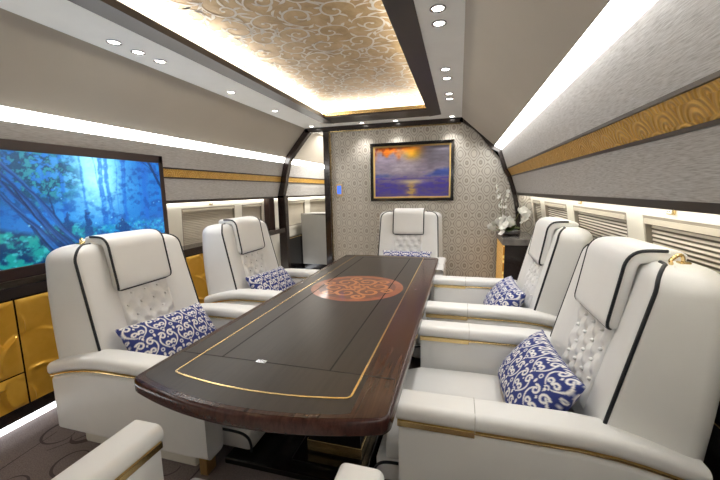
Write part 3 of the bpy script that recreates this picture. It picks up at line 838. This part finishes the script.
# ------------------------------------------------------------------ armchair (faces +x)
CB = .52 - FZ; CT = 1.155 - FZ           # backrest bottom/top above floor
def xfront(z):
    t = (z - CB) / (CT - CB); return -.150 - .155 * t
def xrear(z):
    t = (z - CB) / (CT - CB); return -.455 - .04 * math.sin(PI * min(1, max(0, t)) * .7)
def halfw(z):
    t = (z - CB) / (CT - CB); w_ = .388 - .022 * t
    R = .075
    if z > CT - R: w_ += -R + math.sqrt(max(0, R * R - (z - CT + R) ** 2))
    return w_
def chair_meshes(t):
    # backrest shell
    rings = []; zs = list(np.linspace(CB + .02, CT - .075, 10)) + [CT - .075 + .075 * math.sin(a) for a in np.linspace(.15, PI / 2 * .97, 9)]
    corner = []
    for i, z in enumerate([CB, CB + .006] + zs):
        sh = 0.02 if i == 0 else (.006 if i == 1 else 0)
        top_r = max(0, z - (CT - .045)) / .045
        e = .045 * (1 - math.sqrt(max(0, 1 - top_r ** 2)))
        xf_, xr_ = xfront(z) - e - sh, xrear(z) + e + sh; w_ = halfw(z) - sh - e * .3
        P = []
        rf = .03; rb = .085; fi = .034
        n = 6
        # front is slightly dished, rear is well rounded
        for k in range(n + 1):
            a = k / n * PI / 2; P.append((xf_ - rf + rf * math.cos(a), w_ - fi - rf + rf * math.sin(a), z))
        for k in range(n + 1):
            a = PI / 2 + k / n * PI / 2; P.append((xr_ + rb + rb * math.cos(a), w_ - rb + rb * math.sin(a) , z))
        Q = [(x, -y, zz) for x, y, zz in reversed(P)]
        mid = [(xf_ - dish, y, z) for y, dish in ((-w_ * .72, .002), (-.20, .012), (-.168, .024), (0, .026), (.168, .024), (.20, .012), (w_ * .72, .002))]
        rings.append(P + Q + mid)
        if i > 1: corner.append((xf_ - rf * .29 + .001, w_ - fi - rf * .29 + .001, z))
    back = obj('backrest', loft(rings), 'leather', t)
    for s in (1, -1):
        pp = [(x, s * y, z) for x, y, z in corner]
        tail = [(pp[0][0] + .035, s * (abs(pp[0][1]) - .03), pp[0][2] - .012), (pp[0][0] + .012, s * (abs(pp[0][1]) - .006), pp[0][2] - .008)]
        pp = [p for p in pp if abs(p[1]) > .19]
        end = [(pp[-1][0] - .005, s * .2, CT + .001)]
        obj('piping', tube(smooth_path(tail + pp + end, 3), .0062, 8), 'piping', back)
    # tufted panel
    rowsz = [CT - .285, CT - .345, CT - .405, CT - .465, CT - .525]
    btn = []
    for r_, z in enumerate(rowsz):
        ys = (-.085, 0, .085) if r_ % 2 == 0 else (-.125, -.042, .042, .125)
        btn += [(y, z) for y in ys]
    z0, z1 = CT - .575, CT - .21
    def tuft(u, v):
        y = -.165 + .33 * u; z = z0 + (z1 - z0) * v
        d = min(math.hypot(y - a, z - b) for a, b in btn)
        hgt = .016 * (1 - math.exp(-(d / .032) ** 2))
        # creases run diagonally between neighbouring buttons
        c1 = abs(((y / .085 + (z - rowsz[0]) / .12 + .5) % 1) - .5); c2 = abs(((y / .085 - (z - rowsz[0]) / .12 + .5) % 1) - .5)
        hgt -= .004 * math.exp(-(min(c1, c2) / .07) ** 2)
        e = min(u, 1 - u, v, 1 - v); hgt *= min(1, e / .06)
        return (xfront(z) - .029 + .005 * min(1, e / .03) + hgt, y, z)
    tp = obj('tufted_panel', grid(tuft, 48, 56), 'leather', back, angle=80)
    for y, z in btn:
        obj('button', sphere((xfront(z) - .019, y, z), .0085, .8, 8), 'leather_arm', back)
    # headrest flap
    path = [(-.45, CT + .008), (-.39, CT + .012), (-.335, CT + .012), (-.308, CT + .004), (-.293, CT - .018), (-.287, CT - .05)]
    for z in (CT - .11, CT - .17, CT - .225, CT - .25): path.append((-.287 + .034 * (CT - .05 - z) / .2 - (.004 if z < CT - .23 else 0), z))
    path = [(p[0], p[2]) for p in smooth_path([(x, 0, z) for x, z in path], 3)]
    R = []; hw_ = .176; th = .026
    m = len(path); edge = []
    for i, (x, z) in enumerate(path):
        a, b = path[max(i - 1, 0)], path[min(i + 1, m - 1)]
        tx, tzv = b[0] - a[0], b[1] - a[1]; l = math.hypot(tx, tzv); nx_, nz_ = -tzv / l, tx / l   # outward (front/up) normal
        if nx_ < 0 and i > m * .4: nx_, nz_ = -nx_, -nz_
        if i <= m * .4 and nz_ < 0: nx_, nz_ = -nx_, -nz_
        e = min(i, m - 1 - i); k = 1 if e > 2 else (.45, .8, .95)[e]
        wk = hw_ * (1 if e > 2 else (.93, .975, .995)[e])
        sec = rrect(0, 0, wk, th * k, .02 * k, 4)
        R.append([(x + nx_ * q, y, z + nz_ * q) for y, q in sec])
        edge.append((x + nx_ * (th * k - .006), wk - .002, z + nz_ * (th * k - .006)))
    hr = obj('headrest', loft(R), 'leather_arm', t)
    e1 = edge[3:]; loop = [(x, y, z) for x, y, z in e1] 
    bx, bz_ = e1[-1][0] , e1[-1][2]
    loop += [(bx, hw_ * q, bz_ - .004) for q in (.8, .5, .2, -.2, -.5, -.8)] + [(x, -y, z) for x, y, z in reversed(e1)]
    obj('piping', tube(loop, .0058, 8), 'piping', hr)
    # seat cushion, leg rest, base
    def seatz(x): return .455 - FZ
    obj('seat_cushion', bar_x([(-.20, 0, .385 - FZ, .285, .062), (-.1, 0, .387 - FZ, .288, .066), (.2, 0, .39 - FZ, .288, .066), (.45, 0, .386 - FZ, .288, .066), (.535, 0, .37 - FZ, .286, .058)], .04, .05), 'leather', t)
    lr = obj('leg_rest', join(box(.34, .58, -.28, .28, .055, .17, .03, 3), box(-.1, .36, -.28, .28, .09, .17, .02)), 'leather', t)
    for s in (1, -1):
        obj('piping', tube(smooth_path([(.36, s * .283, .155), (.51, s * .283, .155), (.562, s * .283, .14), (.580, s * .283, .11), (.582, s * .283, .07)], 4), .006), 'piping', lr)
    obj('base', box(-.34, .34, -.36, .36, 0, .098, .01), 'cream', t, False)
    for s in (1, -1):
        obj('foot', box(.385, .425, s * .36 - .03, s * .36 + .03, 0, .10, .004), 'satin_gold', t, False)
        # side panel and arm pad
        xs = [-.415, -.39, -.34, -.27, -.2, -.1, .05, .2, .35, .43, .46]
        drop = lambda x: .062 * max(0, (-.08 - x) / .35) ** 1.8
        yc = s * .365
        ztop, zbot = .597 - FZ, .255 - FZ
        ar_ = obj('armrest', bar_x([(x, yc, (ztop - drop(x) + zbot) / 2, .056 - (.004 if x > .4 else 0), (ztop - drop(x) - zbot) / 2) for x in xs], .025, .018), 'leather', t)
        pad = [(x, yc, .634 - FZ - drop(x), .063, .030) for x in [-.43] + xs[1:-1] + [.468]]
        obj('arm_pad', bar_x(pad, .024, .03), 'leather_arm', ar_)
        st = [(x, yc, .6005 - FZ - drop(x), .0585, .0045) for x in [-.421] + xs[1:-1] + [.458]]
        tr = bar_x(st, .003, .004, 2)
        obj('gold_trim', join(tr, box(.205, .463, yc - .0595, yc + .0595, .585 - FZ, .607 - FZ, .002)), 'gold', ar_, False)
        obj('pad_seam', tube([(.205, yc + .0625 * c, .634 - FZ + .0295 * d_) for c, d_ in ((1, -.9), (1.008, 0), (1, .4), (.9, .85), (.6, 1.0), (0, 1.02), (-.6, 1.0), (-.9, .85), (-1, .4), (-1.008, 0), (-1, -.9))], .0016, 5), 'grey_panel', ar_)

CXL, CXR = -1.472, .270
chA = thing('armchair', 'white leather armchair on the left nearest the camera, in front of the television', 'armchair', (CXL, 1.525, FZ), 0, 'white armchairs round the table')
chair_meshes(chA)
places = [((CXL, 2.61, FZ), 0, 'white leather armchair on the left, farther one, in front of the window'),
          ((CXR, 1.525, FZ), PI, 'white leather armchair on the right nearest the camera, its large back filling the photo edge'),
          ((CXR, 2.61, FZ), PI, 'white leather armchair on the right, farther one, beside the flower console'),
          ((-.555, 3.70, FZ), -PI / 2, 'white leather armchair at the head of the table, under the painting'),
          ((-.605, .345, FZ), PI / 2, 'white armchair at the near table end, only its arm tips showing at the bottom edge')]
chairs = [chA] + [dup(chA, *p) for p in places]
def hook(parent, sy_):
    v = tube(smooth_path([(-.42, sy_ * .205, CT - .004), (-.415, sy_ * .205, CT + .022), (-.40, sy_ * .21, CT + .026), (-.38, sy_ * .215, CT + .010), (-.37, sy_ * .24, CT + .004)], 5), .006, 8)
    o = obj('belt_hook', join(v, box(-.435, -.405, sy_ * .205 - .014, sy_ * .205 + .014, CT - .01, CT + .006, .003)), 'gold', parent); o['label'] = 'small gold hook on the backrest top'
hook(chairs[0], -1); hook(chairs[2], 1)

# ------------------------------------------------------------------ cushions
def damask(nu, nv, W, H):
    """blue ground with white scrolls, rings and drops; returns (nu+1, nv+1, 3)"""
    u = (np.linspace(-.5, .5, nu + 1) * W)[:, None] * np.ones((1, nv + 1)); v = np.ones((nu + 1, 1)) * (np.linspace(-.5, .5, nv + 1) * H)[None, :]
    P = .112
    def strokes(x, y):
        ax, ay = np.abs(x), np.abs(y); d = np.full(x.shape, 9.0)
        for cx, cy, r, a0, tot, sg in ((.024, .022, .019, .6, 7.6, 1), (.017, -.028, .0145, 3.6, 6.6, -1)):
            dx, dy = ax - cx, y - cy; rr = np.hypot(dx, dy); an = (sg * (np.arctan2(dy, dx) - a0)) % (2 * PI)
            for k in (0, 1):
                th = an + 2 * PI * k; t = th / tot
                d = np.minimum(d, np.where(t < 1, np.abs(rr - r * (1 - .72 * t)) - (.0053 - .0016 * t), 9))
        # tapering stem joining the two scrolls, drops and rings
        d = np.minimum(d, np.where((y > -.05) & (y < .03), np.abs(ax - (.047 - .9 * (y + .005) ** 2 / .06)) - .0042, 9))
        d = np.minimum(d, np.abs(x) * 1.5 + np.abs(y - .050) * .75 - .010)
        d = np.minimum(d, np.abs(x) ** .8 * 1.6 + np.abs(y - .006) ** .8 * 1.6 - .030)
        d = np.minimum(d, np.abs(np.hypot(x, y + .0575) - .0095) - .0032)
        return d
    D = np.full(u.shape, 9.0)
    for ox, oy in ((0, 0), (.5, .5)):
        q = 1.0 if ox == 0 else .0
        x = (u / P + ox + .5) % 1 - .5; y = (v / (P * 1.02) + oy + .5) % 1 - .5
        if ox == 0: D = np.minimum(D, strokes(x * P, y * P * 1.02))
        else:
            xx, yy = x * P, y * P * 1.02
            D = np.minimum(D, np.abs(np.hypot(xx, yy - .012) - .008) - .0028)
            D = np.minimum(D, np.hypot(xx * 1.0, (yy + .014) * .6) - .0062)
    f = np.clip(.5 - D / .0028, 0, 1)
    bl, wh = np.array([48, 60, 124.]), np.array([232, 230, 226.])
    return srgb(lerpc(np.zeros(u.shape + (3,)) + bl, wh, f))
def cushion_mesh(W, H, T, nu=150, nv=84):
    V = []; Cc = []; F = []
    pat = damask(nu, nv, W, H)
    for side_ in (1, -1):
        b = len(V)
        for i in range(nu + 1):
            for j in range(nv + 1):
                a, c = 2 * i / nu - 1, 2 * j / nv - 1
                prof = (max(0, 1 - abs(a) ** 2.6) * max(0, 1 - abs(c) ** 2.6)) ** .55
                px = a * W / 2 * (1 - .055 * (1 - c * c) * abs(a) ** 2 ); pz = c * H / 2 * (1 - .07 * (1 - a * a) * abs(c) ** 2)
                V.append((side_ * (T / 2 * prof + .003), px, pz))
        F += [tuple(b + k for k in (i * (nv + 1) + j, (i + 1) * (nv + 1) + j, (i + 1) * (nv + 1) + j + 1, i * (nv + 1) + j + 1)[::side_]) for i in range(nu) for j in range(nv)]
        Cc.append(np.concatenate([pat.reshape(-1, 3), np.ones((pat.shape[0] * pat.shape[1], 1))], 1))
    n = (nu + 1) * (nv + 1)
    rim = [i * (nv + 1) for i in range(nu + 1)] + [nu * (nv + 1) + j for j in range(1, nv + 1)] + [i * (nv + 1) + nv for i in range(nu - 1, -1, -1)] + [j for j in range(nv - 1, 0, -1)]
    F += [(rim[k], rim[(k + 1) % len(rim)], n + rim[(k + 1) % len(rim)], n + rim[k]) for k in range(len(rim))]
    return V, F, np.concatenate(Cc)
V, F, Cc = cushion_mesh(.55, .32, .165)
labs = ['blue and white patterned cushion on the near left armchair', 'blue and white patterned cushion on the far left armchair', 'blue and white patterned cushion on the near right armchair',
        'blue and white patterned cushion on the far right armchair beside the flower console', 'blue and white patterned cushion barely showing at the head of the table']
cu0 = None
for k, (ch, lab) in enumerate(zip(chairs[:5], labs)):
    if cu0 is None:
        cu = cu0 = obj('cushion', (V, F), 'damask', None, True, Cc); tag(cu, lab, 'cushion', 'blue and white cushions on the armchairs')
    else:
        cu = cu0.copy(); COL.objects.link(cu); cu['label'] = lab
    lx, lz, tilt = -.045, .600 - FZ, -math.radians(38)
    dy = (-.02, -.01, -.01, 0, 0)[k]
    rz = ch.rotation_euler.z
    off = Matrix.Rotation(rz, 3, 'Z') @ Vector((lx, 0, lz))
    cu.location = (ch.location.x + off.x, ch.location.y + off.y + dy, FZ + lz)
    cu.rotation_euler = (math.radians((-4, -3, 3, 2, 0)[k]), tilt, rz)

# ------------------------------------------------------------------ flower console
cs = thing('flower_console', 'dark console with gold lattice side and grey marble top by the right arch', 'console', (.56, 3.86, FZ))
obj('body', box(-.128, .16, -.29, .29, 0, .70, .004), 'wood', cs, False)
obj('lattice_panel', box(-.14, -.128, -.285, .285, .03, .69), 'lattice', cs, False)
obj('marble_top', box(-.15, .165, -.31, .30, .70, .765, .004), 'marble', cs, False)
fa = thing('flower_arrangement', 'white orchids and green leaves in a low silver bowl on the marble console', 'flowers', (.50, 3.83, .925))
obj('bowl', lathe([(.02, 0), (.06, .004), (.10, .03), (.115, .055), (.108, .055), (.09, .03), (.02, .012)], 28), 'silver', fa)
def blossom(c, s, a, tilt):
    P = []
    R = Matrix.Translation(c) @ Matrix.Rotation(a, 4, 'Z') @ Matrix.Rotation(tilt, 4, 'Y')
    for k in range(5):
        an = 2 * PI * k / 5
        def pt(u, v):
            r = s * (.1 + .9 * u); w_ = s * .60 * math.sin(PI * (u * .85 + .1)) * (v - .5) * 2
            x, y = r * math.cos(an) - w_ * math.sin(an), r * math.sin(an) + w_ * math.cos(an)
            return tuple(R @ Vector((x, y, s * (.35 * u * u - .25 * abs(v - .5)))))
        P.append(grid(pt, 5, 4))
    P.append(xf_pts(sphere((0, 0, s * .08), s * .16), lambda x, y, z: tuple(R @ Vector((x, y, z)))))
    return join(*P)
r4 = random.Random(9)
def stem_of(pts, tips, sz):
    st = obj('orchid_stem', tube(smooth_path(pts, 6), .004, 6, taper=lambda t: 1 - .6 * t), 'stem', fa)
    for q in tips:
        obj('blossom', blossom(Vector(q), sz * r4.uniform(.85, 1.15), r4.uniform(0, 6.3), -r4.uniform(.9, 1.6)), 'petal', st, angle=80)
# tall thin sprays
stem_of([(-.03, .02, .03), (-.08, .0, .2), (-.10, -.02, .36), (-.13, -.03, .50)], [(-.10, -.02, .30), (-.085, -.03, .35), (-.11, -.03, .40), (-.125, -.03, .46), (-.14, -.03, .50)], .027)
stem_of([(-.02, .04, .03), (-.05, .02, .2), (-.05, -.0, .34), (-.03, -.02, .45)], [(-.05, 0, .29), (-.04, -.01, .36), (-.035, -.02, .41), (-.03, -.02, .45)], .026)
# arching spray to the right
stem_of([(.02, 0, .03), (.06, -.02, .18), (.10, -.03, .26), (.14, -.03, .26), (.15, -.03, .20)], [(.09, -.04, .24), (.12, -.04, .26), (.145, -.04, .23), (.15, -.05, .185), (.12, -.05, .16)], .045)
# low cluster
for k in range(18):
    a = r4.uniform(0, 2 * PI); rr = r4.uniform(.02, .15); z = .17 - rr * .7 + r4.uniform(-.02, .03)
    x, y = rr * math.cos(a) * 1.0 - .035, rr * math.sin(a)
    stem_of([(0, 0, .03), (x * .6, y * .6, z * .6 + .02), (x, y, z)], [(x, y, z)], .056)
for k in range(16):
    a = r4.uniform(0, 2 * PI); l = r4.uniform(.10, .19); el = r4.uniform(.2, 1.1)
    d = Vector((math.cos(a) * math.cos(el), math.sin(a) * math.cos(el), math.sin(el))); sd = Vector((-math.sin(a), math.cos(a), 0))
    obj('leaf', grid(lambda u, v: tuple(Vector((0, 0, .045)) + d * l * u + sd * (.028 * math.sin(PI * min(1, u * .95 + .05)) * (v - .5) * 2) - Vector((0, 0, l * .25 * u * u))), 8, 4), 'leaf', fa)

# small gold reading-light bezels on the window panels
def reading(x, y, z, sgn, lab):
    t = thing('reading_light', lab, 'light', (x, y, z), 0, 'reading lights on the window panels')
    obj('bezel', box(-.006, .004, -.022, .022, -.012, .012, .003), 'gold', t, False)
    obj('face', box(-.008, .006, -.015, .015, -.008, .008, .002), 'cream', t, False)
    obj('lamp_dot', join(sphere((-sgn * .007, -.006, 0), .003), sphere((-sgn * .007, .006, 0), .003)), 'black', t)
reading(.753, 1.545, 1.306, 1, 'small gold reading light above the window beside the near right armchair')
reading(.753, 2.56, 1.306, 1, 'small gold reading light above the window beside the far right armchair')
reading(-2.413, 2.98, 1.302, -1, 'small gold reading light above the left window beyond the television')

# ------------------------------------------------------------------ camera, world, view
f, vpx, vpy, roll = 347.0, 459.5, 189.5, .018
Yc = Vector((vpx - 360, 240 - vpy, -f)); d2 = Vector((math.cos(roll), math.sin(roll), 0))
Zc = d2.cross(Yc).normalized()
if Zc.y < 0: Zc = -Zc
Yc.normalize(); Xc = Yc.cross(Zc)
Rm = Matrix((Xc, Yc, Zc))          # rows: world axes seen in the camera frame -> camera-to-world rotation
cam = bpy.data.cameras.new('camera'); co = bpy.data.objects.new('camera', cam); COL.objects.link(co)
cam.sensor_width = 36; cam.sensor_fit = 'HORIZONTAL'; cam.lens = 36 * f / 720; cam.clip_start = .02
co.matrix_world = Matrix.Translation((0, 0, 1.4)) @ Rm.to_4x4()
sc.camera = co
wd = bpy.data.worlds.new('world'); sc.world = wd; wd.use_nodes = True
wd.node_tree.nodes['Background'].inputs[0].default_value = (.8, .85, 1, 1); wd.node_tree.nodes['Background'].inputs[1].default_value = .3
sc.view_settings.view_transform = 'Standard'; sc.view_settings.look = 'None'; sc.view_settings.gamma = 1; sc.view_settings.exposure = 1.0
sc.view_settings.use_curve_mapping = False
sc.cycles.max_bounces = 8; sc.cycles.diffuse_bounces = 5; sc.cycles.glossy_bounces = 4; sc.cycles.sample_clamp_indirect = 6
try: sc.cycles.use_denoising = True
except Exception: pass

# bring the drawing units to real size, floor at z = 0
T = Matrix.Scale(S, 4) @ Matrix.Translation((0, 0, -FZ))
bpy.context.view_layer.update()
for o in list(COL.objects):
    if o.parent is None:
        if o.type in ('CAMERA', 'LIGHT'):
            o.location = T @ o.location
        else:
            o.location = T @ o.location; o.scale = o.scale * S
for o in COL.objects:
    if o.type == 'LIGHT': o.data.energy *= S * S
